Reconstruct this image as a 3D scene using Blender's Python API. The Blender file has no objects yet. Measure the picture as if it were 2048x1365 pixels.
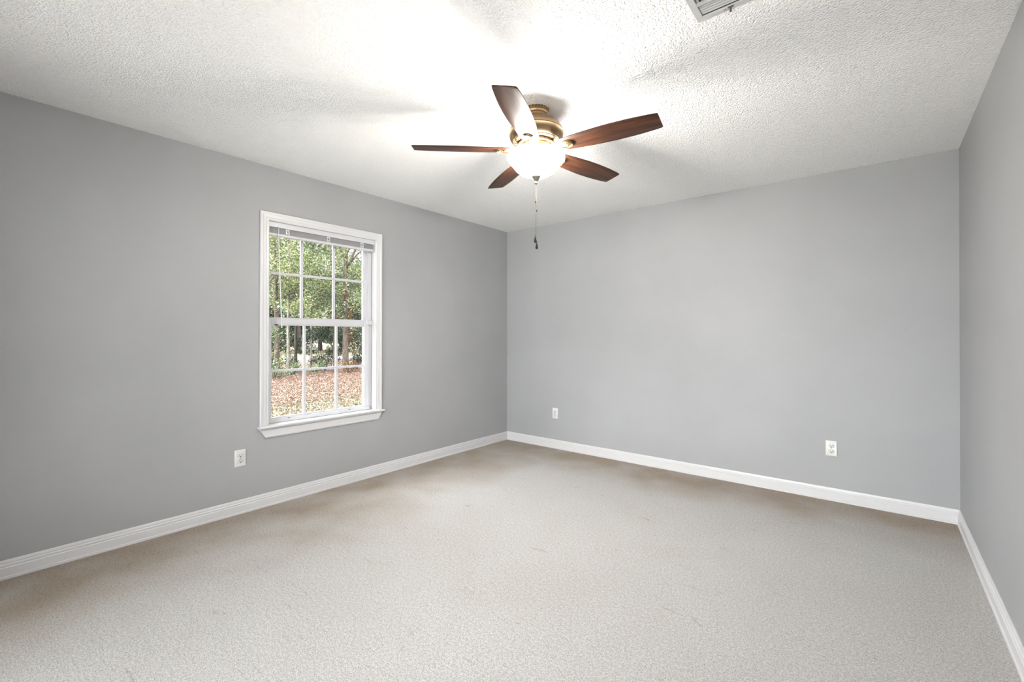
import bpy, bmesh, math, random
import numpy as np
from mathutils import Vector, Matrix
R = math.radians
PI = math.pi
scene = bpy.context.scene
COL = scene.collection

# ------------------------------------------------------------------ camera
H = 2.44                      # ceiling height
W_ROOM = 3.814                # left wall at x=0, right wall at x=W_ROOM
Y_REAR = -4.9                # rear wall (behind the camera)
CAM = Vector((3.408, -4.1104, 1.2237))
YAW, PITCH, ROLL, FPX = -0.68125, 0.004648, 0.000812, 905.56
cd = bpy.data.cameras.new('camera')
cam = bpy.data.objects.new('camera', cd)
COL.objects.link(cam)
fw = Vector((math.sin(YAW) * math.cos(PITCH), math.cos(YAW) * math.cos(PITCH), math.sin(PITCH)))
rt = Vector((math.cos(YAW), -math.sin(YAW), 0))
up = rt.cross(fw)
r2 = rt * math.cos(ROLL) + up * math.sin(ROLL)
u2 = -rt * math.sin(ROLL) + up * math.cos(ROLL)
M = Matrix((r2, u2, -fw)).transposed().to_4x4()
M.translation = CAM
cam.matrix_world = M
cd.sensor_fit = 'HORIZONTAL'
cd.sensor_width = 36
cd.lens = 36 * FPX / 2048
cd.shift_y = -15.8 / 2048
cd.clip_start = 0.02
cd.clip_end = 300
scene.camera = cam

# ------------------------------------------------------------------ exposure
vs = scene.view_settings
vs.view_transform = 'Standard'
vs.look = 'None'
vs.gamma = 1
vs.use_curve_mapping = False
vs.exposure = 0.72

# ------------------------------------------------------------------ sky: bright hazy overcast, brighter towards the zenith
SKY_TOP, SKY_LOW = 2.4, 0.75
w = bpy.data.worlds.new('world')
scene.world = w
w.use_nodes = True
nt = w.node_tree
nt.nodes.clear()
wo = nt.nodes.new('ShaderNodeOutputWorld')
bg = nt.nodes.new('ShaderNodeBackground')
tc = nt.nodes.new('ShaderNodeTexCoord')
sx = nt.nodes.new('ShaderNodeSeparateXYZ')
mr = nt.nodes.new('ShaderNodeMapRange')
mr.inputs['From Min'].default_value = 0.05
mr.inputs['From Max'].default_value = 0.9
mr.inputs['To Min'].default_value = SKY_LOW
mr.inputs['To Max'].default_value = SKY_TOP
bg.inputs['Color'].default_value = (0.97, 0.98, 1.0, 1)
nt.links.new(tc.outputs['Generated'], sx.inputs[0])
nt.links.new(sx.outputs['Z'], mr.inputs['Value'])
# sky boosted towards -y: added fill light for the rear opening
mr2 = nt.nodes.new('ShaderNodeMapRange')
mr2.inputs['From Min'].default_value = 0.15
mr2.inputs['From Max'].default_value = -0.7
mr2.inputs['To Min'].default_value = 1.0
mr2.inputs['To Max'].default_value = 11.0
mu = nt.nodes.new('ShaderNodeMath')
mu.operation = 'MULTIPLY'
nt.links.new(sx.outputs['Y'], mr2.inputs['Value'])
nt.links.new(mr.outputs[0], mu.inputs[0])
nt.links.new(mr2.outputs[0], mu.inputs[1])
nt.links.new(mu.outputs[0], bg.inputs['Strength'])
nt.links.new(bg.outputs[0], wo.inputs[0])

# hazy sun from behind the house: it lights the trees, not the room
sd = bpy.data.lights.new('sun', 'SUN')
sd.energy = 5.0
sd.angle = R(6)
sd.color = (1, 0.95, 0.86)
sun = bpy.data.objects.new('sun', sd)
COL.objects.link(sun)
sun.rotation_euler = Vector((-0.62, -0.30, -0.75)).to_track_quat('-Z', 'Y').to_euler()

# lamp levels (used by the ceiling fan below)
BOWL_STRENGTH = 84.0
BULB_POWER = 46.0


# ================================================================== helpers
def lin(r, g, b):
    f = lambda c: (c / 255 / 12.92) if c / 255 <= 0.04045 else ((c / 255 + 0.055) / 1.055) ** 2.4
    return (f(r), f(g), f(b), 1)


class MB:
    """collects shapes and links them as one mesh object"""
    def __init__(s):
        s.v, s.f = [], []

    def add(s, vs_, fs):
        n = len(s.v)
        s.v += [tuple(p) for p in vs_]
        s.f += [tuple(i + n for i in f) for f in fs]
        return s

    def box(s, x0, x1, y0, y1, z0, z1, mat=None):
        p = [(x0, y0, z0), (x1, y0, z0), (x1, y1, z0), (x0, y1, z0), (x0, y0, z1), (x1, y0, z1), (x1, y1, z1), (x0, y1, z1)]
        if mat is not None:
            p = [mat @ Vector(q) for q in p]
        return s.add(p, [(0, 3, 2, 1), (4, 5, 6, 7), (0, 1, 5, 4), (1, 2, 6, 5), (2, 3, 7, 6), (3, 0, 4, 7)])

    def loft(s, loops, closed_ends=True):
        n = len(loops[0])
        vs_ = [p for l in loops for p in l]
        fs = []
        for i in range(len(loops) - 1):
            for j in range(n):
                k = (j + 1) % n
                fs.append((i * n + j, i * n + k, (i + 1) * n + k, (i + 1) * n + j))
        if closed_ends:
            fs.append(tuple(reversed(range(n))))
            fs.append(tuple(range((len(loops) - 1) * n, len(loops) * n)))
        return s.add(vs_, fs)

    def lathe(s, prof, seg=48, c=(0, 0, 0), cap=False):
        loops = [[(c[0] + r * math.cos(2 * PI * j / seg), c[1] + r * math.sin(2 * PI * j / seg), c[2] + z) for j in range(seg)] for r, z in prof]
        return s.loft(loops, cap)

    def tube(s, pts, rad, seg=8):
        pts = [Vector(p) for p in pts]
        rr = rad if hasattr(rad, '__len__') else [rad] * len(pts)
        loops = []
        for i, p in enumerate(pts):
            d = (pts[min(i + 1, len(pts) - 1)] - pts[max(i - 1, 0)]).normalized()
            a = d.orthogonal().normalized() if i == 0 else (a0 - d * a0.dot(d)).normalized()
            a0 = a
            b = d.cross(a)
            loops.append([p + (a * math.cos(2 * PI * j / seg) + b * math.sin(2 * PI * j / seg)) * rr[i] for j in range(seg)])
        return s.loft(loops)

    def build(s, name, mat, parent=None, smooth=None, bevel=0, loc=None):
        me = bpy.data.meshes.new(name)
        me.from_pydata([tuple(p) for p in s.v], [], s.f)
        bm = bmesh.new()
        bm.from_mesh(me)
        bmesh.ops.recalc_face_normals(bm, faces=bm.faces)
        bm.to_mesh(me)
        bm.free()
        o = bpy.data.objects.new(name, me)
        COL.objects.link(o)
        if mat:
            me.materials.append(mat)
        if smooth:
            me.shade_smooth()
            me.set_sharp_from_angle(angle=R(smooth))
        if bevel:
            m = o.modifiers.new('bevel', 'BEVEL')
            m.width = bevel
            m.segments = 2
            m.limit_method = 'ANGLE'
            m.angle_limit = R(40)
        if parent:
            o.parent = parent
        if loc:
            o.location = loc
        return o


def tag(o, label=None, cat=None, group=None, kind=None):
    if label: o['label'] = label
    if cat: o['category'] = cat
    if group: o['group'] = group
    if kind: o['kind'] = kind
    return o


def empty(name, loc=(0, 0, 0)):
    o = bpy.data.objects.new(name, None)
    o.empty_display_size = 0.05
    COL.objects.link(o)
    o.location = loc
    return o


def struct(o):
    o['kind'] = 'structure'
    return o


def new_mat(name):
    m = bpy.data.materials.new(name)
    m.use_nodes = True
    n = m.node_tree
    b = n.nodes['Principled BSDF']
    return m, n, b


def node(n, typ, **kw):
    x = n.nodes.new(typ)
    for k, v in kw.items():
        if k in x.inputs:
            x.inputs[k].default_value = v
        else:
            setattr(x, k, v)
    return x


def simple(name, col, rough=0.5, metal=0.0, bump=None, spec=None):
    m, n, b = new_mat(name)
    b.inputs['Base Color'].default_value = col
    b.inputs['Roughness'].default_value = rough
    b.inputs['Metallic'].default_value = metal
    if spec is not None:
        b.inputs['Specular IOR Level'].default_value = spec
    if bump:
        sc, dist, st = bump
        t = node(n, 'ShaderNodeTexCoord')
        no = node(n, 'ShaderNodeTexNoise', Scale=sc, Detail=3.0)
        bp = node(n, 'ShaderNodeBump', Distance=dist, Strength=st)
        n.links.new(t.outputs['Object'], no.inputs['Vector'])
        n.links.new(no.outputs['Fac'], bp.inputs['Height'])
        n.links.new(bp.outputs[0], b.inputs['Normal'])
    return m


def ramp(n, stops, interp='LINEAR'):
    r = n.nodes.new('ShaderNodeValToRGB')
    r.color_ramp.interpolation = interp
    e = r.color_ramp.elements
    while len(e) < len(stops):
        e.new(0.5)
    for i, (p, c) in enumerate(stops):
        e[i].position = p
        e[i].color = c
    return r


# ================================================================== materials
def wall_mat():
    m, n, b = new_mat('grey_wall_paint')
    t = node(n, 'ShaderNodeTexCoord')
    n1 = node(n, 'ShaderNodeTexNoise', Scale=1.3, Detail=4.0)
    rp = ramp(n, [(0.35, lin(154, 155, 157)), (0.7, lin(160, 161, 163))])
    n.links.new(t.outputs['Object'], n1.inputs['Vector'])
    n.links.new(n1.outputs['Fac'], rp.inputs[0])
    n.links.new(rp.outputs[0], b.inputs['Base Color'])
    b.inputs['Roughness'].default_value = 0.55
    b.inputs['Specular IOR Level'].default_value = 0.35
    n2 = node(n, 'ShaderNodeTexNoise', Scale=160.0, Detail=2.0)
    bp = node(n, 'ShaderNodeBump', Distance=0.0006, Strength=0.6)
    n.links.new(t.outputs['Object'], n2.inputs['Vector'])
    n.links.new(n2.outputs['Fac'], bp.inputs['Height'])
    n.links.new(bp.outputs[0], b.inputs['Normal'])
    return m


def popcorn_mat():
    m, n, b = new_mat('popcorn_ceiling')
    t = node(n, 'ShaderNodeTexCoord')
    b.inputs['Base Color'].default_value = lin(244, 244, 244)
    b.inputs['Roughness'].default_value = 0.95
    b.inputs['Specular IOR Level'].default_value = 0.1
    n1 = node(n, 'ShaderNodeTexNoise', Scale=85.0, Detail=3.0, Roughness=0.6)
    v1 = node(n, 'ShaderNodeTexVoronoi', Scale=130.0)
    mx = node(n, 'ShaderNodeMath', operation='SUBTRACT')
    n.links.new(t.outputs['Object'], n1.inputs['Vector'])
    n.links.new(t.outputs['Object'], v1.inputs['Vector'])
    mul = node(n, 'ShaderNodeMath', operation='MULTIPLY')
    mul.inputs[1].default_value = 0.55
    n.links.new(v1.outputs['Distance'], mul.inputs[0])
    n.links.new(n1.outputs['Fac'], mx.inputs[0])
    n.links.new(mul.outputs[0], mx.inputs[1])
    bp = node(n, 'ShaderNodeBump', Distance=0.012, Strength=0.85)
    n.links.new(mx.outputs[0], bp.inputs['Height'])
    n.links.new(bp.outputs[0], b.inputs['Normal'])
    return m


def carpet_mat():
    m, n, b = new_mat('beige_carpet')
    t = node(n, 'ShaderNodeTexCoord')
    L = n.links.new
    # fibre speckle
    n1 = node(n, 'ShaderNodeTexNoise', Scale=190.0, Detail=4.0, Roughness=0.75)
    r1 = ramp(n, [(0.30, lin(128, 122, 115)), (0.50, lin(212, 211, 210)), (0.68, lin(240, 240, 240))])
    L(t.outputs['Object'], n1.inputs['Vector'])
    L(n1.outputs['Fac'], r1.inputs[0])
    # worn browner areas
    n2 = node(n, 'ShaderNodeTexNoise', Scale=1.1, Detail=5.0, Roughness=0.55, Distortion=0.4)
    r2_ = ramp(n, [(0.40, (0.0, 0.0, 0.0, 1)), (0.75, (1, 1, 1, 1))])
    L(t.outputs['Object'], n2.inputs['Vector'])
    L(n2.outputs['Fac'], r2_.inputs[0])
    mx = node(n, 'ShaderNodeMix', data_type='RGBA', blend_type='MULTIPLY')
    mf = node(n, 'ShaderNodeMath', operation='MULTIPLY')
    mf.inputs[1].default_value = 0.18
    L(r2_.outputs[0], mf.inputs[0])
    # browner tint towards the left and back walls, broken up by noise
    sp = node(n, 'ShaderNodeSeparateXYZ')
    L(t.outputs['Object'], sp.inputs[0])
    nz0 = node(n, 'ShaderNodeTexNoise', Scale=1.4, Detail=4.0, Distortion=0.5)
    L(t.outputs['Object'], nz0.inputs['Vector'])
    wall_tint = []
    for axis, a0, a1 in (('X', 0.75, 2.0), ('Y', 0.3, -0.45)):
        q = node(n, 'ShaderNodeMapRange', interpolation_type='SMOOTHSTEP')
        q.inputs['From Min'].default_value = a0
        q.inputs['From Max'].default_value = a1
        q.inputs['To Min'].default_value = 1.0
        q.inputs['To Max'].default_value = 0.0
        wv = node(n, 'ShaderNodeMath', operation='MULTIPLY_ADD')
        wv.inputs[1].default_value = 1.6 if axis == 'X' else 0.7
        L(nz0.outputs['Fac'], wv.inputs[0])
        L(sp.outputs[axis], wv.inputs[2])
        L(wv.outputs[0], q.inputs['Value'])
        wall_tint.append(q)
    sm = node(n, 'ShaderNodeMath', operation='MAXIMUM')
    L(wall_tint[0].outputs[0], sm.inputs[0])
    L(wall_tint[1].outputs[0], sm.inputs[1])
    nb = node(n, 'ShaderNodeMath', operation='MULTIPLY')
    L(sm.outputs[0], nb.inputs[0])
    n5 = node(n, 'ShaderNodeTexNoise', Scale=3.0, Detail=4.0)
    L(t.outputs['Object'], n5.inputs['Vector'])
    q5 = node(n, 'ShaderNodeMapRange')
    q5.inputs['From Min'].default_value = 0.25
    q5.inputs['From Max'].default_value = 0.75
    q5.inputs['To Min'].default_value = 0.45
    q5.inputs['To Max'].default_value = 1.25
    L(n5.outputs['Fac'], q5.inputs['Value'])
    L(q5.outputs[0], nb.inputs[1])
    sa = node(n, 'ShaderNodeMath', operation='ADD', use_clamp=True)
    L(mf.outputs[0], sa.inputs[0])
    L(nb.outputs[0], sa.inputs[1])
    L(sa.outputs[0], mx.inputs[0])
    # tuft clumps: a coarser light/dark mottling
    n6 = node(n, 'ShaderNodeTexNoise', Scale=75.0, Detail=3.0, Roughness=0.7)
    r6 = ramp(n, [(0.32, lin(226, 224, 222)), (0.62, lin(255, 255, 255))])
    L(t.outputs['Object'], n6.inputs['Vector'])
    L(n6.outputs['Fac'], r6.inputs[0])
    m6 = node(n, 'ShaderNodeMix', data_type='RGBA', blend_type='MULTIPLY')
    m6.inputs[0].default_value = 1.0
    L(r1.outputs[0], m6.inputs[6])
    L(r6.outputs[0], m6.inputs[7])
    L(m6.outputs[2], mx.inputs[6])
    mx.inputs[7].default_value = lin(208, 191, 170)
    # thin creases left by furniture and feet (short dark dashes)
    mp = node(n, 'ShaderNodeMapping')
    mp.inputs['Scale'].default_value = (6.0, 24.0, 1.0)
    mp.inputs['Rotation'].default_value = (0, 0, R(24))
    n3 = node(n, 'ShaderNodeTexNoise', Scale=1.0, Detail=3.5, Roughness=0.7, Distortion=1.2)
    r3 = ramp(n, [(0.27, (1, 1, 1, 1)), (0.37, (0, 0, 0, 1))])
    L(t.outputs['Object'], mp.inputs['Vector'])
    L(mp.outputs[0], n3.inputs['Vector'])
    L(n3.outputs['Fac'], r3.inputs[0])
    mx2 = node(n, 'ShaderNodeMix', data_type='RGBA', blend_type='MULTIPLY')
    mf2 = node(n, 'ShaderNodeMath', operation='MULTIPLY')
    mf2.inputs[1].default_value = 0.4
    L(r3.outputs[0], mf2.inputs[0])
    L(mf2.outputs[0], mx2.inputs[0])
    L(mx.outputs[2], mx2.inputs[6])
    mx2.inputs[7].default_value = lin(150, 130, 108)
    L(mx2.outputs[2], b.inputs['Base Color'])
    b.inputs['Roughness'].default_value = 1.0
    b.inputs['Specular IOR Level'].default_value = 0.05
    b.inputs['Sheen Weight'].default_value = 0.25
    b.inputs['Sheen Roughness'].default_value = 0.5
    n4 = node(n, 'ShaderNodeTexNoise', Scale=170.0, Detail=4.0, Roughness=0.75)
    L(t.outputs['Object'], n4.inputs['Vector'])
    bp = node(n, 'ShaderNodeBump', Distance=0.012, Strength=0.9)
    L(n4.outputs['Fac'], bp.inputs['Height'])
    bp2 = node(n, 'ShaderNodeBump', Distance=0.012, Strength=0.35)
    L(n3.outputs['Fac'], bp2.inputs['Height'])
    L(bp.outputs[0], bp2.inputs['Normal'])
    L(bp2.outputs[0], b.inputs['Normal'])
    return m


def walnut_mat():
    m, n, b = new_mat('walnut_blade')
    t = node(n, 'ShaderNodeTexCoord')
    mp = node(n, 'ShaderNodeMapping')
    mp.inputs['Scale'].default_value = (3.0, 38.0, 8.0)
    n1 = node(n, 'ShaderNodeTexNoise', Scale=1.6, Detail=6.0, Roughness=0.62, Distortion=0.6)
    rp = ramp(n, [(0.30, lin(36, 19, 11)), (0.5, lin(58, 33, 20)), (0.72, lin(84, 51, 32))])
    n.links.new(t.outputs['Object'], mp.inputs['Vector'])
    n.links.new(mp.outputs[0], n1.inputs['Vector'])
    n.links.new(n1.outputs['Fac'], rp.inputs[0])
    n.links.new(rp.outputs[0], b.inputs['Base Color'])
    b.inputs['Roughness'].default_value = 0.42
    b.inputs['Specular IOR Level'].default_value = 0.3
    return m


def bowl_mat():
    m, n, b = new_mat('lit_frosted_glass')
    n.nodes.remove(b)
    out = n.nodes['Material Output']
    e = node(n, 'ShaderNodeEmission', Strength=BOWL_STRENGTH)
    e.inputs['Color'].default_value = (1.0, 0.98, 0.945, 1)
    tr = node(n, 'ShaderNodeBsdfTransparent')
    tr.inputs['Color'].default_value = (1, 0.97, 0.92, 1)
    mx = node(n, 'ShaderNodeMixShader')
    mx.inputs[0].default_value = 0.3
    n.links.new(tr.outputs[0], mx.inputs[1])
    n.links.new(e.outputs[0], mx.inputs[2])
    n.links.new(mx.outputs[0], out.inputs['Surface'])
    return m


def emit_mat(name, col, st):
    m, n, b = new_mat(name)
    n.nodes.remove(b)
    e = node(n, 'ShaderNodeEmission', Strength=st)
    e.inputs['Color'].default_value = col
    n.links.new(e.outputs[0], n.nodes['Material Output'].inputs['Surface'])
    return m


def glass_mat():
    m, n, b = new_mat('window_glass')
    n.nodes.remove(b)
    tr = node(n, 'ShaderNodeBsdfTransparent')
    tr.inputs['Color'].default_value = (0.95, 0.97, 0.96, 1)
    gl = node(n, 'ShaderNodeBsdfGlossy', Roughness=0.02)
    fr = node(n, 'ShaderNodeFresnel', IOR=1.45)
    mx = node(n, 'ShaderNodeMixShader')
    n.links.new(fr.outputs[0], mx.inputs[0])
    n.links.new(tr.outputs[0], mx.inputs[1])
    n.links.new(gl.outputs[0], mx.inputs[2])
    n.links.new(mx.outputs[0], n.nodes['Material Output'].inputs['Surface'])
    return m


def clear_plastic():
    m, n, b = new_mat('clear_plastic')
    b.inputs['Base Color'].default_value = lin(225, 225, 228)
    b.inputs['Roughness'].default_value = 0.25
    b.inputs['Alpha'].default_value = 0.75
    return m


LEAF_ALBEDO = 0.33


def leaf_mat(name, stops, trans=0.35):
    m, n, b = new_mat(name)
    stops = [(p, (c[0] * LEAF_ALBEDO, c[1] * LEAF_ALBEDO, c[2] * LEAF_ALBEDO, 1)) for p, c in stops]
    g = node(n, 'ShaderNodeNewGeometry')
    rp = ramp(n, stops)
    n.links.new(g.outputs['Random Per Island'], rp.inputs[0])
    n.links.new(rp.outputs[0], b.inputs['Base Color'])
    b.inputs['Roughness'].default_value = 0.45
    tr = node(n, 'ShaderNodeBsdfTranslucent')
    n.links.new(rp.outputs[0], tr.inputs['Color'])
    mx = node(n, 'ShaderNodeMixShader')
    mx.inputs[0].default_value = trans
    n.links.new(b.outputs[0], mx.inputs[1])
    n.links.new(tr.outputs[0], mx.inputs[2])
    n.links.new(mx.outputs[0], n.nodes['Material Output'].inputs['Surface'])
    return m


def bark_mat(name, c0, c1):
    c0, c1 = [(c[0] * .32, c[1] * .32, c[2] * .32, 1) for c in (c0, c1)]
    m, n, b = new_mat(name)
    t = node(n, 'ShaderNodeTexCoord')
    mp = node(n, 'ShaderNodeMapping')
    mp.inputs['Scale'].default_value = (9, 9, 2)
    n1 = node(n, 'ShaderNodeTexNoise', Scale=2.0, Detail=5.0)
    rp = ramp(n, [(0.35, c0), (0.65, c1)])
    n.links.new(t.outputs['Object'], mp.inputs['Vector'])
    n.links.new(mp.outputs[0], n1.inputs['Vector'])
    n.links.new(n1.outputs['Fac'], rp.inputs[0])
    n.links.new(rp.outputs[0], b.inputs['Base Color'])
    b.inputs['Roughness'].default_value = 0.9
    return m


def ground_mat():
    m, n, b = new_mat('lawn_and_leaf_litter')
    L = n.links.new
    t = node(n, 'ShaderNodeTexCoord')
    # fallen leaves lie towards the trees (x < -9), dry lawn nearer the house
    s_ = node(n, 'ShaderNodeSeparateXYZ')
    L(t.outputs['Object'], s_.inputs[0])
    mr_ = node(n, 'ShaderNodeMapRange')
    mr_.inputs['From Min'].default_value = -7.0
    mr_.inputs['From Max'].default_value = -11.0
    mr_.inputs['To Min'].default_value = 0.0
    mr_.inputs['To Max'].default_value = 1.0
    L(s_.outputs['X'], mr_.inputs['Value'])
    nz = node(n, 'ShaderNodeTexNoise', Scale=0.9, Detail=5.0)
    L(t.outputs['Object'], nz.inputs['Vector'])
    ad = node(n, 'ShaderNodeMath', operation='ADD')
    sb = node(n, 'ShaderNodeMath', operation='MULTIPLY_ADD')
    sb.inputs[1].default_value = 1.4
    sb.inputs[2].default_value = -0.7
    L(nz.outputs['Fac'], sb.inputs[0])
    L(mr_.outputs[0], ad.inputs[0])
    L(sb.outputs[0], ad.inputs[1])
    ad.use_clamp = True
    n1 = node(n, 'ShaderNodeTexNoise', Scale=14.0, Detail=6.0, Roughness=0.75)
    L(t.outputs['Object'], n1.inputs['Vector'])
    rg = ramp(n, [(0.32, lin(50, 45, 30)), (0.5, lin(76, 69, 49)), (0.68, lin(94, 87, 68))])
    rl = ramp(n, [(0.32, lin(42, 30, 25)), (0.5, lin(68, 50, 42)), (0.68, lin(86, 68, 60))])
    L(n1.outputs['Fac'], rg.inputs[0])
    L(n1.outputs['Fac'], rl.inputs[0])
    mx = node(n, 'ShaderNodeMix', data_type='RGBA')
    L(ad.outputs[0], mx.inputs[0])
    L(rg.outputs[0], mx.inputs[6])
    L(rl.outputs[0], mx.inputs[7])
    L(mx.outputs[2], b.inputs['Base Color'])
    b.inputs['Roughness'].default_value = 1
    bp = node(n, 'ShaderNodeBump', Distance=0.05, Strength=0.6)
    L(n1.outputs['Fac'], bp.inputs['Height'])
    L(bp.outputs[0], b.inputs['Normal'])
    return m


WALL = wall_mat()
CEIL = popcorn_mat()
CARPET = carpet_mat()
TRIM = simple('white_trim_paint', lin(202, 202, 204), 0.35)
VINYL = simple('white_vinyl', lin(196, 197, 201), 0.3)
PLASTIC = simple('white_outlet_plastic', lin(206, 206, 204), 0.3)
RECEPT = simple('white_receptacle_plastic', lin(200, 200, 198), 0.28)
DARK = simple('dark_slot', lin(8, 8, 8), 0.9)
STEEL = simple('screw_steel', lin(150, 150, 150), 0.35, 1.0)
NICKEL = simple('warm_lit_nickel', lin(172, 146, 114), 0.27, 1.0, (220, 0.0004, 0.4))  # golden glow of the lamp is put into this metal's colour
NICKEL_GREY = simple('satin_nickel', lin(168, 162, 152), 0.25, 1.0)
NICKEL_DARK = simple('satin_nickel_groove', lin(96, 80, 62), 0.45, 1.0)
WALNUT = walnut_mat()
BOWL = bowl_mat()
BULB = emit_mat('lit_bulb', (1, 0.86, 0.66, 1), 40)
GLASS = glass_mat()
SLAT = simple('blind_slat', lin(236, 236, 238), 0.4)
CLEAR = clear_plastic()
CHAIN = simple('chain_metal', lin(120, 114, 106), 0.35, 1.0)
FOB = simple('pewter_fob', lin(60, 57, 54), 0.3, 1.0)
VENT = simple('white_vent_enamel', lin(176, 176, 175), 0.4)
DUCT = simple('dark_duct', lin(40, 39, 38), 0.9)

# ================================================================== room shell
TH = 0.14
WO = dict(y0=-2.715, y1=-1.80, z0=0.56, z1=2.055)      # opening of the visible window in the left wall
RO = dict(x0=0.66, x1=3.60, z0=0.06, z1=2.12)            # opening of the added, unseen window in the rear wall

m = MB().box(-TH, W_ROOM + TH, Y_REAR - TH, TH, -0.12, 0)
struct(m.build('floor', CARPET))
m = MB().box(-TH, W_ROOM + TH, Y_REAR - TH, TH, H, H + 0.15)
struct(m.build('ceiling', CEIL))
m = MB()
m.box(-TH, 0, Y_REAR - TH, WO['y0'], 0, H)
m.box(-TH, 0, WO['y1'], TH, 0, H)
m.box(-TH, 0, WO['y0'], WO['y1'], 0, WO['z0'])
m.box(-TH, 0, WO['y0'], WO['y1'], WO['z1'], H)
struct(m.build('wall_left', WALL))
struct(MB().box(0, W_ROOM, 0, TH, 0, H).build('wall_back', WALL))
struct(MB().box(W_ROOM, W_ROOM + TH, Y_REAR - TH, TH, 0, H).build('wall_right', WALL))
m = MB()
m.box(0, RO['x0'], Y_REAR - TH, Y_REAR, 0, H)
m.box(RO['x1'], W_ROOM, Y_REAR - TH, Y_REAR, 0, H)
m.box(RO['x0'], RO['x1'], Y_REAR - TH, Y_REAR, 0, RO['z0'])
m.box(RO['x0'], RO['x1'], Y_REAR - TH, Y_REAR, RO['z1'], H)
struct(m.build('wall_rear', WALL))
# added unseen roof, keeps high sky light off the floor
struct(MB().box(-TH, W_ROOM + TH, Y_REAR - 4.5, Y_REAR - TH, H + .02, H + .15).build('added_sky_shade', simple('white_shade_slab', lin(230, 230, 228), .8)))

# baseboards: colonial profile with a thin shoe at the carpet, mitred in the corners
PROF = [(0, 0), (.0175, 0), (.0175, .012), (.013, .015), (.013, .056), (.0085, .060), (.0105, .064), (.0105, .070),
        (.006, .075), (.0075, .079), (.0055, .088), (.003, .093), (0, .093)]


def baseboard(name, f0, f1):
    struct(MB().loft([[f0(d, z) for d, z in PROF], [f1(d, z) for d, z in PROF]]).build(name, TRIM))


baseboard('baseboard_left', lambda d, z: (d, Y_REAR + d, z), lambda d, z: (d, -d, z))
baseboard('baseboard_back', lambda d, z: (d, -d, z), lambda d, z: (W_ROOM - d, -d, z))
baseboard('baseboard_right', lambda d, z: (W_ROOM - d, -d, z), lambda d, z: (W_ROOM - d, Y_REAR + d, z))
baseboard('baseboard_rear', lambda d, z: (W_ROOM - d, Y_REAR + d, z), lambda d, z: (d, Y_REAR + d, z))

# ================================================================== window in the left wall
win = struct(empty('window_1', (0, -2.2425, 0.56)))


def wpart(mb, name, mat, parent=None, bevel=0, smooth=None):
    o = mb.build(name, mat, None, smooth, bevel)
    o.parent = parent or win
    base = (0, -2.2425, 0.56)
    o.data.transform(Matrix.Translation((0, 2.2425, -0.56)))
    return o


# casing: mitred moulding on the room side
CY0, CY1, CZ0, CZ1 = -2.685, -1.80, 0.576, 2.048
CW = 0.061
CPROF = [(0, 0), (0, .010), (.006, .0125), (.018, .0115), (.022, .014), (.040, .015), (.045, .0175), (.058, .018), (CW, .015), (CW, 0)]


def cas(y, z, oy, oz):
    return [(d, y + oy * t, z + oz * t) for t, d in CPROF]


m = MB()
m.loft([cas(CY0, CZ0, -1, 0), cas(CY0, CZ1, -1, 1)])
wpart(m, 'side_casing', TRIM)
m = MB().loft([cas(CY0, CZ1, -1, 1), cas(CY1, CZ1, 1, 1)])
wpart(m, 'head_casing', TRIM)
m = MB().loft([cas(CY1, CZ1, 1, 1), cas(CY1, CZ0, 1, 0)])
wpart(m, 'side_casing', TRIM)
# jamb liner: white return between casing and vinyl frame
m = MB()
m.box(-.045, .001, WO['y0'], CY0 + .002, .56, CZ1 + .004)
m.box(-.045, .001, CY1 - .002, CY1 + .0005, .56, CZ1 + .004)
m.box(-.045, .001, CY0, CY1, CZ1 - .001, CZ1 + .006)
wpart(m, 'jamb', TRIM)
# stool (sill board) and apron with angled ends
m = MB()
so = [(.034, .558), (.038, .562), (.039, .569), (.036, .5755), (-.05, .5765), (-.05, .558)]
m.loft([[(a, -2.757, b) for a, b in so], [(a, -1.722, b) for a, b in so]])
wpart(m, 'window_sill', TRIM)
ap = [(0, .558), (.016, .558), (.0175, .550), (.013, .543), (.013, .505), (.015, .498), (.011, .4885), (0, .4885)]


def apr(y, s):
    return [(a, y + s * (.558 - b) * .6, b) for a, b in ap]


m = MB().loft([apr(-2.748, 1), apr(-1.731, -1)])
wpart(m, 'apron', TRIM)
# vinyl master frame
m = MB()
m.box(-.125, -.045, WO['y0'], -2.692, .56, 2.055)
m.box(-.125, -.060, -1.826, WO['y1'], .56, 2.055)
m.box(-.125, -.045, -2.692, -1.826, 2.025, 2.055)
m.box(-.125, -.050, -2.692, -1.826, .56, .578)
m.box(-.066, -.0605, -1.8285, -1.826, .58, 2.02)
wpart(m, 'window_frame', VINYL)


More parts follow.
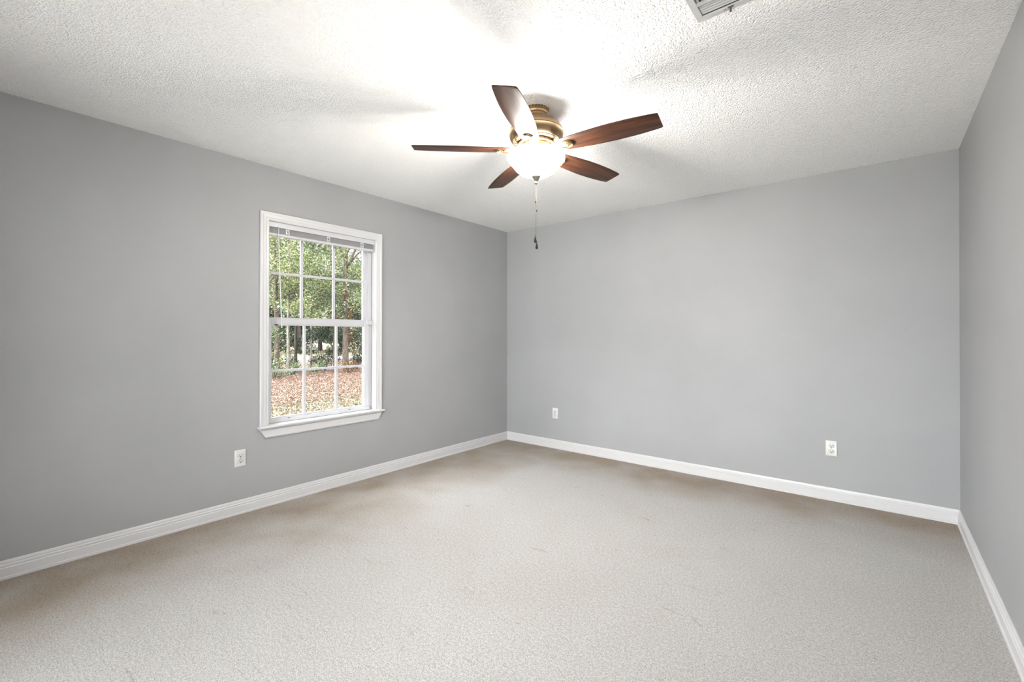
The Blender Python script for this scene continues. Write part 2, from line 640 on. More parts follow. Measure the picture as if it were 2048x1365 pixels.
def sash(name, xo, xi, y0, y1, z0, z1, st, bot, top, vy, hz, gx):
    m = MB()
    m.box(xo, xi, y0, y0 + st, z0, z1)
    m.box(xo, xi, y1 - st, y1, z0, z1)
    m.box(xo, xi, y0 + st, y1 - st, z0, z0 + bot)
    m.box(xo, xi, y0 + st, y1 - st, z1 - top, z1)
    s_ = wpart(m, name, VINYL, bevel=.0015)
    b = MB()
    for (a0, a1, b0, b1) in ((y0 + st, y0 + st + .006, z0 + bot, z1 - top), (y1 - st - .006, y1 - st, z0 + bot, z1 - top),
                             (y0 + st + .006, y1 - st - .006, z0 + bot, z0 + bot + .008), (y0 + st + .006, y1 - st - .006, z1 - top - .006, z1 - top)):
        b.box(xo + .006, xi - .006, a0, a1, b0, b1)
    wpart(b, 'glazing_bead', VINYL, s_)
    for y in vy:
        wpart(MB().box(gx - .006, gx + .006, y - .0095, y + .0095, z0 + bot, z1 - top), 'muntin', VINYL, s_)
    ys = [y0 + st] + [c for y in vy for c in (y - .0095, y + .0095)] + [y1 - st]
    b = MB()
    for i in range(0, len(ys), 2):
        b.box(gx - .0055, gx + .0055, ys[i], ys[i + 1], hz - .009, hz + .009)
    wpart(b, 'muntin', VINYL, s_)
    g = MB().add([(gx, y0 + st + .001, z0 + bot + .001), (gx, y1 - st - .001, z0 + bot + .001), (gx, y1 - st - .001, z1 - top - .001), (gx, y0 + st + .001, z1 - top - .001)], [(0, 1, 2, 3)])
    wpart(g, 'glass_pane', GLASS, s_)
    return s_


low = sash('lower_sash', -.082, -.050, -2.690, -1.829, .578, 1.348, .043, .031, .047, (-2.392, -2.125), .958, -.066)
wpart(MB().box(-.052, -.042, -2.690, -1.829, .578, .6035), 'lift_rail', VINYL, low)
for y in (-2.52, -2.02):
    wpart(MB().box(-.0425, -.037, y - .008, y + .008, .5985, .6045), 'tilt_latch', STEEL, low)
upp = sash('upper_sash', -.120, -.086, -2.690, -1.822, 1.318, 2.025, .032, .030, .040, (-2.398, -2.130), 1.688, -.100)
# sash lock block at the right end of the meeting rail
wpart(MB().box(-.060, -.036, -1.856, -1.806, 1.312, 1.352), 'sash_stop', VINYL, bevel=.004)
wpart(MB().box(-.050, -.040, -2.62, -2.60, 1.296, 1.302), 'sash_keeper', DARK)

# blind drawn up under the window head
bl = tag(empty('window_blind', (-.02, -2.24, 2.0)), 'white mini blind drawn up tight under the head of the window', 'blind')


def bpart(mb, name, mat, bevel=0, smooth=None, parent=None):
    o = mb.build(name, mat, None, smooth, bevel)
    o.parent = parent or bl
    o.data.transform(Matrix.Translation((.02, 2.24, -2.0)))
    return o


BY0, BY1 = -2.682, -1.803
bpart(MB().box(-.040, -.006, BY0 + .003, BY1 - .003, 2.010, 2.045), 'headrail', VINYL)
bpart(MB().box(-.006, -.002, BY0 + .001, BY1 - .001, 2.009, 2.046), 'valance', VINYL, bevel=.0012)
for i in range(13):
    z = 1.9685 + i * .0031
    m = MB()
    pr = [(-.036, z), (-.023, z + .0016), (-.010, z), (-.010, z + .0006), (-.023, z + .0022), (-.036, z + .0006)]
    m.loft([[(a, BY0 + .004, b) for a, b in pr], [(a, BY1 - .004, b) for a, b in pr]])
    bpart(m, 'slat', SLAT)
bpart(MB().box(-.040, -.006, BY0 + .002, BY1 - .002, 1.948, 1.9665), 'bottom_rail', VINYL, bevel=.003)
for y in (-2.548, -2.226, -1.925):
    m = MB()
    m.box(-.0095, -.0065, y - .013, y - .008, 1.960, 2.010)
    m.box(-.0095, -.0065, y + .008, y + .013, 1.960, 2.010)
    m.box(-.0090, -.0060, y - .008, y + .008, 1.996, 2.004)
    m.box(-.0090, -.0060, y - .006, y + .006, 1.972, 1.980)
    bpart(m, 'ladder_clip', CLEAR)
wd = bpart(MB().tube([(.004, -2.620, 2.002), (.009, -2.612, 1.70), (.014, -2.598, 1.275)], [.0038, .0038, .0042], 6), 'tilt_wand', CLEAR, smooth=60)
bpart(MB().tube([(-.004, -2.620, 2.016), (.004, -2.620, 2.012), (.005, -2.620, 1.998)], .0022, 6), 'wand_hook', STEEL, parent=wd)

# ================================================================== added window behind the camera: unseen, lets in fill light
win_added = struct(empty('added_rear_window', (2.0, Y_REAR, RO['z0'])))
m = MB()
for (x0, x1, z0, z1) in ((RO['x0'], RO['x0'] + .05, RO['z0'], RO['z1']), (RO['x1'] - .05, RO['x1'], RO['z0'], RO['z1']), (RO['x0'] + .05, RO['x1'] - .05, RO['z0'], RO['z0'] + .05),
                         (RO['x0'] + .05, RO['x1'] - .05, RO['z1'] - .05, RO['z1']), (2.11, 2.15, RO['z0'] + .05, RO['z1'] - .05)):
    m.box(x0, x1, Y_REAR - .10, Y_REAR - .05, z0, z1)
o = m.build('window_frame', VINYL, win_added)
o.data.transform(Matrix.Translation((-2.0, -Y_REAR, -RO['z0'])))
g = MB().add([(RO['x0'] + .05, Y_REAR - .075, RO['z0'] + .05), (RO['x1'] - .05, Y_REAR - .075, RO['z0'] + .05), (RO['x1'] - .05, Y_REAR - .075, RO['z1'] - .05), (RO['x0'] + .05, Y_REAR - .075, RO['z1'] - .05)], [(0, 1, 2, 3)])
o = g.build('glass_pane', GLASS, win_added)
o.data.transform(Matrix.Translation((-2.0, -Y_REAR, -RO['z0'])))


def portal(name, loc, direction, sx_, sy_):
    d = bpy.data.lights.new(name, 'AREA')
    d.shape = 'RECTANGLE'
    d.size, d.size_y = sx_, sy_
    d.cycles.is_portal = True
    o = bpy.data.objects.new(name, d)
    COL.objects.link(o)
    o.location = loc
    o.rotation_euler = Vector(direction).to_track_quat('-Z', 'Y').to_euler()


portal('window_daylight', (-.135, -2.257, 1.31), (1, 0, 0), 1.0, 1.5)
portal('added_rear_portal', (2.13, Y_REAR - .12, 1.09), (0, 1, 0), 2.94, 2.08)

# ================================================================== wall outlets
PW, PH_, PD = .070, .1145, .0055


def rounded(wd_, ht, r, n=5):
    pts = []
    for cx, cy, a in ((wd_ / 2 - r, ht / 2 - r, 0), (-wd_ / 2 + r, ht / 2 - r, 90), (-wd_ / 2 + r, -ht / 2 + r, 180), (wd_ / 2 - r, -ht / 2 + r, 270)):
        for i in range(n + 1):
            t = R(a + 90 * i / n)
            pts.append((cx + r * math.cos(t), cy + r * math.sin(t)))
    return pts


def outlet_proto():
    """built facing -y, back of the plate at y=0"""
    root = empty('wall_outlet')
    m = MB()
    lo = rounded(PW, PH_, .003)
    li = rounded(PW - .007, PH_ - .007, .002)
    m.loft([[(x, 0, z) for x, z in lo], [(x, -.0025, z) for x, z in lo], [(x, -PD, z) for x, z in li]])
    m.build('cover_plate', PLASTIC, root, 35)
    for s in (1, -1):
        zc = s * .0195
        m = MB()
        sh = []
        for i in range(28):
            a = 2 * PI * i / 28
            x = .0172 * math.cos(a)
            z = max(-.0140, min(.0140, .0172 * math.sin(a)))
            sh.append((x, z))
        m.loft([[(x, -.004, z + zc) for x, z in sh], [(x, -.0075, z + zc) for x, z in sh], [(x * .94, -.0082, z * .94 + zc) for x, z in sh]])
        rc = m.build('receptacle', RECEPT, root, 40)
        ring = MB()
        ring.loft([[(x * 1.06, -.0050, z * 1.06 + zc) for x, z in sh], [(x * 1.06, -.0058, z * 1.06 + zc) for x, z in sh], [(x * 1.0, -.0058, z + zc) for x, z in sh]])
        ring.build('reveal_gap', simple_gap, rc)
        m = MB()
        m.box(-.0078, -.0050, -.0085, -.0080, zc + .0005, zc + .0085)
        m.box(.0052, .0076, -.0085, -.0080, zc + .0012, zc + .0078)
        m.box(-.0028, .0028, -.0085, -.0080, zc - .0096, zc - .0044)
        m.build('slot', DARK, rc)
    m = MB()
    m.loft([[(.0032 * math.cos(2 * PI * i / 12), y, .0032 * math.sin(2 * PI * i / 12)) for i in range(12)] for y in (-.004, -.0068)])
    m.build('screw', STEEL, root, 40)
    return root


simple_gap = simple('reveal_shadow_gap', lin(120, 120, 120), 0.8)


def copy_tree(o, parent=None):
    c = o.copy()
    COL.objects.link(c)
    c.parent = parent
    for ch in o.children:
        copy_tree(ch, c)
    return c


out = outlet_proto()
tag(out, 'white outlet on the back wall, the one closer to the corner by the window', 'outlet', 'duplex wall outlets')
out.location = (.681, -.0002, .3775)
o2 = copy_tree(out)
tag(o2, 'white outlet on the back wall, near its right end', 'outlet', 'duplex wall outlets')
o2.location = (3.131, -.0002, .384)
o3 = copy_tree(out)
tag(o3, 'white outlet on the left wall, below and left of the window', 'outlet', 'duplex wall outlets')
o3.location = (.0002, -2.868, .378)
o3.rotation_euler = (0, 0, R(90))

# ================================================================== ceiling vent
VX0, VX1, VY0, VY1 = 2.866, 3.222, -2.655, -2.299
vent = tag(empty('ceiling_vent', (3.044, -2.477, H)), 'white metal air vent with a small lever, set in the popcorn ceiling', 'vent')


def vpart(mb, name, mat, bevel=0, parent=None):
    o = mb.build(name, mat, None, None, bevel)
    o.parent = parent or vent
    o.data.transform(Matrix.Translation((-3.044, 2.477, -H)))
    return o


zt, zb = H - .0005, H - .008
B = .027
m = MB()
for (x0, x1, y0, y1, e) in ((VX0, VX1, VY1 - B, VY1, 0), (VX0, VX1, VY0, VY0 + B, 0), (VX0, VX0 + B, VY0 + B, VY1 - B, 0), (VX1 - B, VX1, VY0 + B, VY1 - B, 0)):
    m.box(x0, x1, y0, y1, zb, zt)
vpart(m, 'vent_frame', VENT, bevel=.003)
vpart(MB().box(VX0 + B, VX1 - B, VY0 + B, VY1 - B, H - .0030, H - .0012), 'duct', DUCT)
IX0, IX1, IY0, IY1 = VX0 + B, VX1 - B, VY0 + B, VY1 - B


def louver(p0, p1, side):
    """thin tilted blade from p0 to p1 (x,y); side = horizontal unit vector its lower edge leans to"""
    s_ = Vector((side[0], side[1], 0))
    a = [Vector((p[0], p[1], H - .0035)) for p in (p0, p1)]
    m = MB()
    loops = []
    for p in a:
        q = p + s_ * .0066 + Vector((0, 0, -.0036))
        nrm = Vector((0, 0, .0012))
        loops.append([p, q, q + nrm, p + nrm])
    m.loft(loops)
    vpart(m, 'louver', VENT)


for k in range(5):
    louver((IX0 + .001, IY1 - .018 - k * .0135), (IX1 - .001, IY1 - .018 - k * .0135), (0, 1))
    louver((IX0 + .001, IY0 + .018 + k * .0135), (IX1 - .001, IY0 + .018 + k * .0135), (0, -1))
for yb in (IY1 - .0765, IY0 + .0765):
    vpart(MB().box(IX0, IX1, yb - .004, yb + .004, H - .0125, H - .003), 'divider', VENT)
nv = 18
for k in range(nv):
    x = IX0 + .010 + k * (IX1 - IX0 - .02) / (nv - 1)
    louver((x, IY0 + .081), (x, IY1 - .081), (-1 if k < nv / 2 else 1, 0))
m = MB()
m.box(2.985, 2.991, -2.322, -2.317, H - .028, H - .006)
m.box(2.978, 2.998, -2.3225, -2.3165, H - .011, H - .0078)
vpart(m, 'damper_lever', simple('lever_metal', lin(120, 118, 114), 0.4, 0.6))
m = MB()
m.loft([[(2.967 + .003 * math.cos(2 * PI * i / 10), -2.3135 + .003 * math.sin(2 * PI * i / 10), z) for i in range(10)] for z in (H - .0095, H - .0075)])
vpart(m, 'screw', STEEL)

# ================================================================== ceiling fan
FX, FY = 1.974, -2.136
fan = tag(empty('ceiling_fan', (FX, FY, H)), 'five-blade walnut and brushed nickel ceiling fan with a lit glass bowl lamp', 'ceiling fan')


def lathe(name, prof, mat, smooth=35, seg=64, parent=fan, cap=False):
    return MB().lathe([(r, z - H) for r, z in prof], seg, cap=cap).build(name, mat, parent, smooth)


lathe('canopy', [(.001, 2.4395), (.066, 2.4395), (.069, 2.436), (.069, 2.424), (.064, 2.420), (.062, 2.412), (.056, 2.407), (.055, 2.388), (.058, 2.383)], NICKEL)
m = MB()
for i in range(26):
    a = 2 * PI * i / 26
    mt = Matrix.Rotation(a, 4, 'Z')
    m.box(.0685, .0698, -.0035, .0035, -.012, -.006, mt)
m.build('canopy_slot', NICKEL_DARK, fan)
mh = lathe('motor_housing', [(.054, 2.392), (.060, 2.388), (.085, 2.383), (.108, 2.372), (.128, 2.355), (.141, 2.334), (.146, 2.322), (.1475, 2.3185), (.1445, 2.3165),
                             (.1475, 2.3145), (.1480, 2.306), (.1455, 2.292), (.139, 2.278), (.130, 2.268), (.1265, 2.2655), (.1235, 2.2655), (.122, 2.261), (.095, 2.257), (.04, 2.257)], NICKEL)
lathe('seam', [(.1470, 2.3188), (.1478, 2.3166), (.1470, 2.3144)], NICKEL_DARK, parent=mh)
m = MB()
for i in range(15):
    mt = Matrix.Rotation(2 * PI * i / 15, 4, 'Z')
    MB().box(.100, .117, -.010, .010, 2.2575 - H, 2.2595 - H, mt).build('cooling_slot', NICKEL_DARK, mh)
lathe('flywheel', [(.04, 2.257), (.098, 2.256), (.101, 2.252), (.101, 2.244), (.097, 2.240), (.07, 2.240)], NICKEL)
lathe('light_fitter', [(.070, 2.242), (.083, 2.239), (.086, 2.232), (.086, 2.222), (.080, 2.214), (.060, 2.209), (.014, 2.207), (.006, 2.205), (.006, 2.075)], NICKEL)

# blades: outline in (r, half width), pitched and set on irons
BZ = 2.218
HW = [(.128, .030), (.132, .038), (.142, .045), (.17, .0505), (.22, .0560), (.29, .0625), (.36, .0670), (.43, .0690), (.50, .0680), (.56, .0650), (.61, .0605), (.645, .0560), (.654, .0535), (.657, .0500)]
PITCH_B = R(11.2)


def blade_mesh():
    m = MB()
    th = .0055
    loops = []
    for r, hw in HW:
        loops.append([(r, -hw, -th / 2 + .0012), (r, -hw + .002, -th / 2), (r, -hw * .4, -th / 2), (r, hw * .4, -th / 2), (r, hw - .002, -th / 2), (r, hw, -th / 2 + .0012),
                      (r, hw, th / 2 - .0012), (r, hw - .002, th / 2), (r, hw * .4, th / 2), (r, -hw * .4, th / 2), (r, -hw + .002, th / 2), (r, -hw, th / 2 - .0012)])
    m.loft(loops)
    return m


def iron_mesh():
    """bracket: arm from the flywheel down to a rounded paddle under the blade root"""
    m = MB()
    loops = []
    for r, hw, z0, z1 in ((.080, .016, .026, .034), (.100, .017, .024, .032), (.115, .018, .008, .020), (.125, .020, -.0075, .004), (.140, .026, -.0080, -.003), (.165, .030, -.0080, -.003), (.190, .030, -.0080, -.003), (.205, .027, -.0080, -.003), (.214, .020, -.0080, -.003), (.218, .010, -.0078, -.003)):
        loops.append([(r, -hw, z0 + .002), (r, -hw + .004, z0), (r, hw - .004, z0), (r, hw, z0 + .002), (r, hw, z1), (r, -hw, z1)])
    m.loft(loops)
    return m


def iron_rim():
    m = MB()
    pts = []
    for i in range(24):
        a = 2 * PI * i / 24
        pts.append((.180 + .034 * math.cos(a), .025 * math.sin(a), -.0092))
    pts.append(pts[0])
    m.tube(pts, .003, 6)
    return m


proto = None
for k in range(5):
    ang = R(294.7 + 72 * k)
    rot = Matrix.Rotation(ang, 4, 'Z') @ Matrix.Rotation(-PITCH_B, 4, 'X')
    if proto is None:
        b = blade_mesh().build('blade', WALNUT, fan, 40)
        ir = iron_mesh().build('blade_iron', NICKEL, b, 40)
        rm = iron_rim().build('iron_rim', NICKEL, ir, 60)
        for (x, y) in ((.152, 0), (.185, .014), (.185, -.014)):
            MB().lathe([(.0001, -.0112), (.003, -.0110), (.0042, -.0098), (.0042, -.0078)], 10, (x, y, 0)).build('iron_screw', NICKEL, b, 40)
        proto = (b, ir)
        rm.parent = b          # thing > part > sub-part: bracket pieces hang directly under the blade
    else:
        b = proto[0].copy()
        COL.objects.link(b)
        for ch in list(proto[0].children):
            c = ch.copy()
            COL.objects.link(c)
            c.parent = b
    b.matrix_local = Matrix.Translation((0, 0, BZ - H)) @ rot

# glass bowl, finial, bulbs
m = MB().lathe([(r, z - H) for r, z in [(.143, 2.196), (.148, 2.1965), (.1515, 2.190), (.1535, 2.180), (.1535, 2.172), (.150, 2.163), (.142, 2.154), (.133, 2.147), (.128, 2.141),
                                        (.121, 2.131), (.109, 2.116), (.093, 2.102), (.073, 2.090), (.050, 2.082), (.028, 2.078), (.010, 2.077)]], 64)
m.build('lamp_bowl', BOWL, fan, 60)
lathe('finial', [(.0005, 2.0845), (.024, 2.083), (.0255, 2.079), (.021, 2.072), (.014, 2.064), (.010, 2.058), (.0062, 2.053), (.0058, 2.049), (.0085, 2.046), (.0085, 2.041), (.005, 2.038), (.0005, 2.0375)], NICKEL_GREY)
for a in (R(60), R(180), R(300)):
    x, y = .036 * math.cos(a), .036 * math.sin(a)
    MB().lathe([(.0005, -.034), (.010, -.032), (.018, -.024), (.021, -.012), (.019, 0), (.013, .014), (.010, .020)], 16, (x, y, 2.138 - H)).build('bulb', BULB, fan, 60)
    MB().lathe([(.012, .018), (.012, .072)], 16, (x, y, 2.138 - H)).build('lamp_socket', NICKEL, fan, 60)
    ld = bpy.data.lights.new('bulb_light', 'POINT')
    ld.energy = BULB_POWER
    ld.color = (1.0, 0.975, 0.935)
    ld.shadow_soft_size = .03
    lo_ = bpy.data.objects.new('bulb_light', ld)
    COL.objects.link(lo_)
    lo_.parent = fan
    lo_.location = (x, y, 2.130 - H)

# pull chains
for (dx, dy, zb_, ztop, zc) in ((-.0045, -.002, 1.742, 2.040, 1.942), (.0025, .002, 1.708, 2.040, 1.895)):
    m = MB()
    zz = ztop
    m.tube([(dx * .3, dy * .3, ztop - H), (dx * .8, dy * .8, (ztop * .6 + zc * .4) - H), (dx, dy, zb_ + .022 - H)], .0005, 5)
    while zz > zb_ + .026:
        f = min(1, (ztop - zz) / .12 + .3)
        m.lathe([(.0002, .0010), (.0008, .0006), (.0010, 0), (.0008, -.0006), (.0002, -.0010)], 6, (dx * f, dy * f, zz - H))
        zz -= .0042
    ch = m.build('pull_chain', CHAIN, fan, 60)
    MB().lathe([(.0004, .006), (.0022, .005), (.0024, -.005), (.0004, -.006)], 8, (dx, dy, zc - H)).build('chain_connector', FOB, ch, 40)
    MB().lathe([(.0004, .026), (.0014, .022), (.0016, .016), (.0030, .010), (.0058, -.002), (.0074, -.010), (.0072, -.015), (.0045, -.0195), (.0004, -.021)], 14, (dx, dy, zb_ - H)).build('chain_fob', FOB, ch, 50)

# ================================================================== outdoors
GZ = -0.5
rng = np.random.default_rng(7)


def px_dir(px, py):
    d = fw * FPX + r2 * (px - 1024) - u2 * (py - 682.5 + 15.8)
    return d


def spot(px, X, z=GZ):
    d = px_dir(px, 671)
    t = (X - CAM.x) / d.x
    return Vector((X, CAM.y + d.y * t, z))


def height_at(py, px, X):
    d = px_dir(px, py)
    return CAM.z + d.z * (X - CAM.x) / d.x


GR = ground_mat()
n = 60
m = MB()
gx = np.linspace(-95, -TH, n)
gy = np.linspace(-60, 90, n)
vv = []
for i in range(n):
    for j in range(n):
        x, y = gx[i], gy[j]
        k = min(1, max(0, (-x - 3) / 10))
        vv.append((x, y, GZ + k * .05 * math.sin(x * .9 + y * .4) * math.cos(y * .7)))
m.add(vv, [(i * n + j, (i + 1) * n + j, (i + 1) * n + j + 1, i * n + j + 1) for i in range(n - 1) for j in range(n - 1)])
g_ = m.build('ground', GR, None, 80)
struct(g_)
# added unseen pale slab, a reflector bouncing daylight in through the rear opening
struct(MB().box(-TH + .01, 30, -30, Y_REAR - TH - .01, GZ - .1, GZ + .35).build('added_bounce_slab', simple('pale_bounce_slab', lin(230, 228, 224), .9)))
# pale road beyond the trees
m = MB()
ROADX = -27.0
m.box(ROADX - 2.6, ROADX + .6, -40, 70, GZ - .02, GZ + .07)
struct(m.build('road', simple('pale_road', lin(132, 130, 130), 0.9, 0, (4, .02, .3))))
m = MB().box(-90, ROADX - 2.7, -60, 90, GZ - .05, GZ + .09)
struct(m.build('far_field', simple('dry_field', lin(78, 74, 50), 1, 0, (3, .1, .5))))

GREEN = [(0.0, lin(44, 66, 42)), (0.30, lin(84, 116, 70)), (0.60, lin(132, 160, 102)), (0.80, lin(190, 206, 146)), (0.93, lin(220, 224, 188)), (0.97, lin(196, 140, 96)), (1.0, lin(170, 104, 66))]
YELLOW = [(0.0, lin(62, 88, 48)), (0.32, lin(116, 144, 78)), (0.62, lin(174, 190, 112)), (0.84, lin(222, 226, 164)), (0.93, lin(232, 228, 192)), (0.97, lin(204, 146, 96)), (1.0, lin(178, 108, 66))]
DEEP = [(0.0, lin(26, 40, 26)), (0.5, lin(46, 66, 40)), (0.85, lin(74, 96, 56)), (1.0, lin(110, 126, 78))]
RUST = [(0.0, lin(96, 66, 40)), (0.4, lin(156, 102, 60)), (0.8, lin(186, 140, 88)), (1.0, lin(150, 156, 80))]
LITTER = [(0.0, lin(96, 68, 54)), (0.4, lin(146, 106, 86)), (0.75, lin(180, 142, 122)), (1.0, lin(210, 186, 170))]
STRAW = [(0.0, lin(108, 104, 72)), (0.4, lin(150, 136, 110)), (0.8, lin(176, 162, 138)), (1.0, lin(200, 188, 168))]
M_GREEN, M_YELLOW, M_DEEP, M_RUST = (leaf_mat(a, b) for a, b in (('green_leaves', GREEN), ('yellow_green_leaves', YELLOW), ('deep_green_leaves', DEEP), ('rust_leaves', RUST)))
M_LITTER = leaf_mat('fallen_leaves', LITTER, .1)
M_STRAW = leaf_mat('dry_grass_blades', STRAW, .2)
BARK = bark_mat('grey_brown_bark', lin(62, 50, 42), lin(124, 106, 92))
BARK_PALE = bark_mat('pale_bark', lin(122, 112, 102), lin(190, 182, 172))
BARK_DARK = bark_mat('dark_bark', lin(44, 38, 34), lin(88, 78, 68))


def leaf_mesh(name, centres, size, mat, parent, flat=0.0):
    """one mesh of many bent leaves: two triangles each, folded along the midrib"""
    c = np.asarray(centres)
    n_ = len(c)
    d = rng.normal(size=(n_, 3))
    d[:, 2] *= (1 - flat)
    d /= np.linalg.norm(d, axis=1, keepdims=True)
    e = rng.normal(size=(n_, 3))
    e[:, 2] *= (1 - flat)
    e -= d * np.sum(e * d, 1, keepdims=True)
    e /= np.linalg.norm(e, axis=1, keepdims=True)
    up_ = np.cross(d, e)
    s_ = size * rng.uniform(.6, 1.3, (n_, 1))
    v = np.stack([c - d * s_ * .5, c + e * s_ * .28 + up_ * s_ * .08, c + d * s_ * .5, c - e * s_ * .28 + up_ * s_ * .08], 1).reshape(-1, 3)
    idx = np.arange(n_)[:, None] * 4
    tri = np.concatenate([idx + [0, 1, 2], idx + [0, 2, 3]], 1).reshape(-1)
    me = bpy.data.meshes.new(name)
    me.vertices.add(n_ * 4)
    me.vertices.foreach_set('co', v.ravel().astype(np.float32))
    me.loops.add(n_ * 6)
    me.loops.foreach_set('vertex_index', tri.astype(np.int32))
    me.polygons.add(n_ * 2)
    me.polygons.foreach_set('loop_start', (np.arange(n_ * 2) * 3).astype(np.int32))
    me.update(calc_edges=True)
    me.validate()
    me.materials.append(mat)
    o = bpy.data.objects.new(name, me)
    COL.objects.link(o)
    o.parent = parent
    return o


def clumps(blobs, count):
    """points in leafy clumps: blobs = (x, y, z, rx, ry, rz)"""
    b = np.array(blobs, float)
    vol = np.prod(b[:, 3:], axis=1) ** .75
    k = rng.choice(len(b), count, p=vol / vol.sum())
    d = rng.normal(size=(count, 3))
    d /= np.linalg.norm(d, axis=1, keepdims=True)
    r = rng.uniform(0, 1, (count, 1)) ** .42
    return b[k, :3] + d * r * b[k, 3:]


def tree(label, px, X, h, rad, bark, mat, leaves, size, blobs, lean=0.0, fork=None, branches=6, crown_from=.35, seed=0, extra=None, group='trees beyond the lawn'):
    rd = random.Random(seed)
    base = spot(px, X)
    root = tag(empty('tree', base), label, 'tree', group)
    pts, rr = [], []
    nseg = 9
    for i in range(nseg):
        t = i / (nseg - 1)
        pts.append((rd.uniform(-.05, .05) * h * .06 * (t > 0), lean * h * t + rd.uniform(-.05, .05) * h * .06 * (t > 0), h * .95 * t - .1))
        rr.append(rad * (1.25 if i == 0 else 1) * (1 - .78 * t))
    MB().tube(pts, rr, 10).build('trunk', bark, root, 60)
    for i in range(branches):
        t = crown_from + (.92 - crown_from) * (i + rd.random() * .6) / branches
        k = min(nseg - 2, int(t * (nseg - 1)))
        p = Vector(pts[k]).lerp(Vector(pts[k + 1]), t * (nseg - 1) - k)
        a = rd.random() * 2 * PI
        L_ = h * rd.uniform(.14, .26)
        q = p + Vector((math.cos(a) * L_, math.sin(a) * L_, L_ * rd.uniform(.4, .9)))
        md = p.lerp(q, .5) + Vector((0, 0, L_ * .08))
        r0 = max(.008, rad * (1 - .78 * t) * .5)
        MB().tube([p, md, q], [r0, r0 * .7, r0 * .25], 6).build('branch', bark, root, 60)
    if fork:
        for (a, b_, r0) in fork:
            a, b_ = Vector(a), Vector(b_)
            MB().tube([a, a.lerp(b_, .5) + Vector((0, 0, .1)), b_], [r0, r0 * .75, r0 * .4], 8).build('branch', bark, root, 60)
    if leaves:
        leaf_mesh('foliage', clumps(blobs, leaves), size, mat, root)
    if extra:
        for (mt, cnt, sz, bb) in extra:
            leaf_mesh('foliage', clumps(bb, cnt), sz, mt, root)
    return root


def cloud(rd, n_, cx, cy, z0, z1, spread, r0, r1):
    out_ = []
    for i in range(n_):
        out_.append((cx + rd.uniform(-1, 1) * spread, cy + rd.uniform(-1, 1) * spread, rd.uniform(z0, z1), rd.uniform(r0, r1), rd.uniform(r0, r1), rd.uniform(r0, r1) * .7))
    return out_


rd = random.Random(11)
tree('tall tree with the thick trunk seen in the right column of panes', 691, -15.2, 9.5, .145, BARK, M_GREEN, 14000, .078,
     cloud(rd, 26, 0, .1, 2.6, 9.0, 2.0, .45, 1.0), .005,
     [((0, 0, 4.6), (.4, 1.0, 7.0), .06), ((0, 0, 5.0), (.2, -1.2, 7.2), .05), ((0, .02, 2.2), (.3, 1.5, 2.5), .014)], 7, .5, 1,
     [(M_RUST, 420, .085, [(.15, .15, 2.6, .3, .28, 1.0), (.1, -.2, 3.6, .25, .3, .6), (.1, .2, 1.5, .2, .25, .4)]), (M_YELLOW, 900, .078, [(.5, .1, 4.4, .5, .7, .5), (.5, -.5, 5.2, .5, .6, .5), (.4, .6, 3.6, .4, .4, .3)])])
tree('ivy-clad tree with a leaning base at the left edge of the view', 556, -15.4, 8.0, .12, BARK, M_YELLOW, 8000, .075,
     cloud(rd, 20, 0, 0, 2.4, 7.5, 1.5, .4, .85), -.02, None, 6, .4, 2, [(M_GREEN, 900, .06, [(0, 0, 1.0, .22, .25, 1.1), (.1, -.15, 1.9, .4, .5, .5)])])
tree('slender pale-trunked tree in the left column of panes', 577, -16.8, 8.2, .085, BARK_PALE, M_GREEN, 7500, .078,
     cloud(rd, 18, 0, 0, 2.8, 8.0, 1.4, .4, .85), .0, None, 6, .45, 3, [(M_GREEN, 320, .06, [(0, 0, .9, .14, .14, .9)])])
tree('dark thin-trunked tree just left of the first muntin', 592, -17.6, 7.5, .08, BARK_DARK, M_YELLOW, 8000, .078,
     cloud(rd, 18, 0, 0, 2.7, 7.0, 1.5, .4, .85), .0, None, 6, .4, 4)
tree('thin pale sapling in the middle column of panes, leaning right', 621, -17.4, 7.2, .055, BARK_PALE, M_YELLOW, 8000, .078,
     cloud(rd, 18, 0, 0.1, 2.6, 6.6, 1.5, .4, .85), .015, None, 5, .45, 5)
tree('wiry tree behind the second muntin, with rusty leaves', 669, -16.2, 7.0, .04, BARK, M_GREEN, 7500, .078,
     cloud(rd, 18, 0, 0, 2.6, 7.0, 1.5, .4, .85), -.02, None, 6, .3, 6, [(M_RUST, 260, .07, [(0, 0, 2.4, .7, .8, .4)])])
tree('dark-barked tree rising at the far left of the upper panes', 528, -13.6, 8.5, .11, BARK_DARK, M_YELLOW, 6500, .078,
     cloud(rd, 16, 0, 0.2, 2.9, 7.5, 1.5, .4, .8), .02, None, 6, .4, 7)
tree('bushy tree at the right edge of the view', 742, -17.0, 8.5, .10, BARK, M_GREEN, 9000, .08,
     cloud(rd, 20, 0, -.1, 1.6, 8.0, 1.6, .5, .95), .0, None, 6, .3, 8)

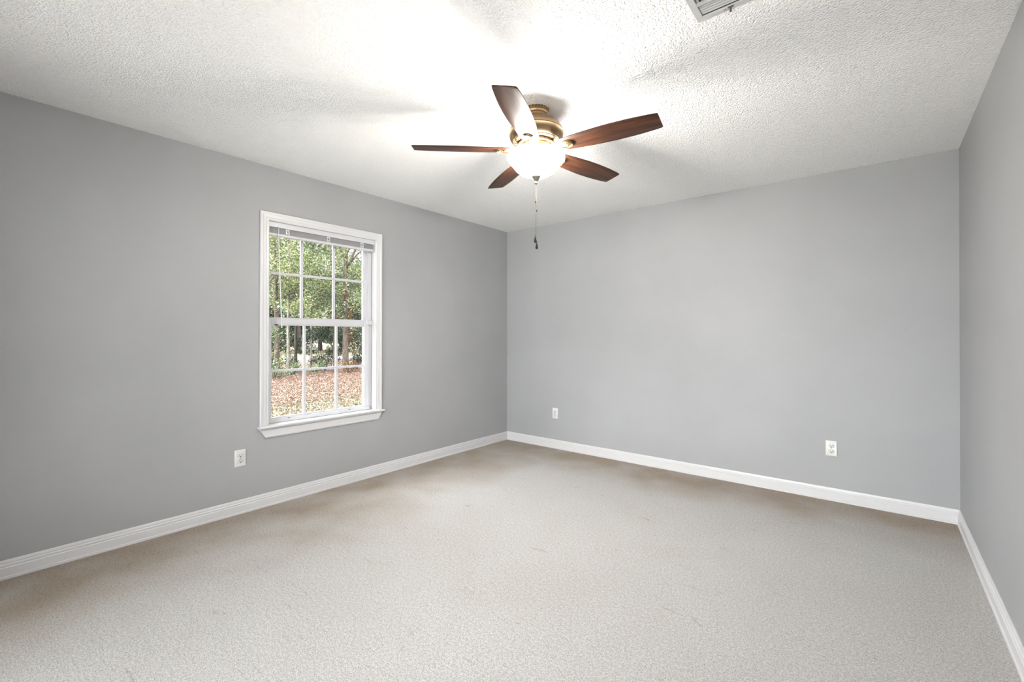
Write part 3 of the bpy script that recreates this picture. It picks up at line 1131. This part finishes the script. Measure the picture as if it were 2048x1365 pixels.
# shrubs under the trees
shr = [
    ('dark green shrub standing between the middle trunks', 650, -17.2, 1.1, 2.1, M_DEEP, 6500, .07),
    ('dark green shrub right of the thick trunk', 714, -16.6, 1.1, 2.5, M_DEEP, 6500, .07),
    ('low leafy bush at the foot of the ivy-clad tree', 548, -14.6, .55, .9, M_GREEN, 1100, .06),
    ('low bush between the left trunks', 584, -15.6, .55, .7, M_GREEN, 1000, .06),
    ('low bush at the foot of the leaning sapling', 630, -16.0, .60, .6, M_GREEN, 900, .06),
    ('low brushy bush at the foot of the thick trunk', 700, -14.9, .55, .6, M_RUST, 700, .06),
    ('tall dark bush at the left edge of the lower panes', 541, -17.8, 1.1, 2.5, M_DEEP, 5500, .075),
]
for (lb, px, X, r_, h_, mt, cnt, sz) in shr:
    base = spot(px, X)
    root = tag(empty('shrub', base), lb, 'shrub', 'shrubs under the trees')
    rd2 = random.Random(px)
    for i in range(5):
        a = rd2.random() * 2 * PI
        e = Vector((math.cos(a) * r_ * .6, math.sin(a) * r_ * .6, h_ * rd2.uniform(.6, .95)))
        MB().tube([(0, 0, -.08), e * .5 + Vector((0, 0, h_ * .08)), e], [.018, .012, .005], 6).build('stem', BARK_DARK, root, 60)
    leaf_mesh('foliage', clumps(cloud(rd2, 12, 0, 0, h_ * .12, h_ * .88, r_ * .7, r_ * .28, r_ * .5), cnt), sz, mt, root)

# far trees past the road
for i, (px, X, hh, mt, lb) in enumerate((
        (505, -38, 9, M_DEEP, 'far tree across the road behind the left edge of the window'), (552, -41, 11, M_GREEN, 'far tree across the road behind the ivy-clad tree'),
        (598, -37, 8.5, M_DEEP, 'far tree across the road behind the first muntin'), (640, -42, 11, M_GREEN, 'far tree across the road behind the dark middle shrub'),
        (682, -38, 9, M_DEEP, 'far tree across the road behind the thick trunk'), (728, -41, 11, M_GREEN, 'far tree across the road behind the right edge of the window'))):
    rd3 = random.Random(50 + i)
    tree(lb, px, X, hh, .2, BARK_DARK, mt, 6000, .26, cloud(rd3, 20, 0, 0, .9, hh * .9, 2.6, .8, 1.5), 0, None, 5, .35, 60 + i, None, 'trees across the road')

# fallen leaves and dry grass on the ground
pts = []
N = 44000
xx = -7.5 - 8.5 * rng.uniform(0, 1, N) ** .8
t_ = (xx - CAM.x)
dl, dr_ = px_dir(430, 671), px_dir(850, 671)      # wide enough to still cover the lawn from a step aside
lo_y = CAM.y + dl.y / dl.x * t_
hi_y = CAM.y + dr_.y / dr_.x * t_
yy = lo_y + (hi_y - lo_y) * rng.uniform(0, 1, N)
zz = GZ + .05 + rng.uniform(0, .05, N)
lf = leaf_mesh('fallen_leaves', np.stack([xx, yy, zz], 1), .045, M_LITTER, None, .75)
tag(lf, 'reddish brown fallen leaves strewn over the lawn towards the trees', 'leaves', None, 'stuff')
N = 36000
xx = -4.5 - 8 * rng.uniform(0, 1, N)
t_ = (xx - CAM.x)
yy = CAM.y + dl.y / dl.x * t_ + (dr_.y / dr_.x - dl.y / dl.x) * t_ * rng.uniform(-.1, 1.1, N)
v = np.stack([xx, yy, np.full(N, GZ + .03)], 1)
gb = leaf_mesh('dry_grass', v, .06, M_STRAW, None, -.5)
tag(gb, 'dry straw-coloured grass growing on the lawn below the window', 'grass', None, 'stuff')
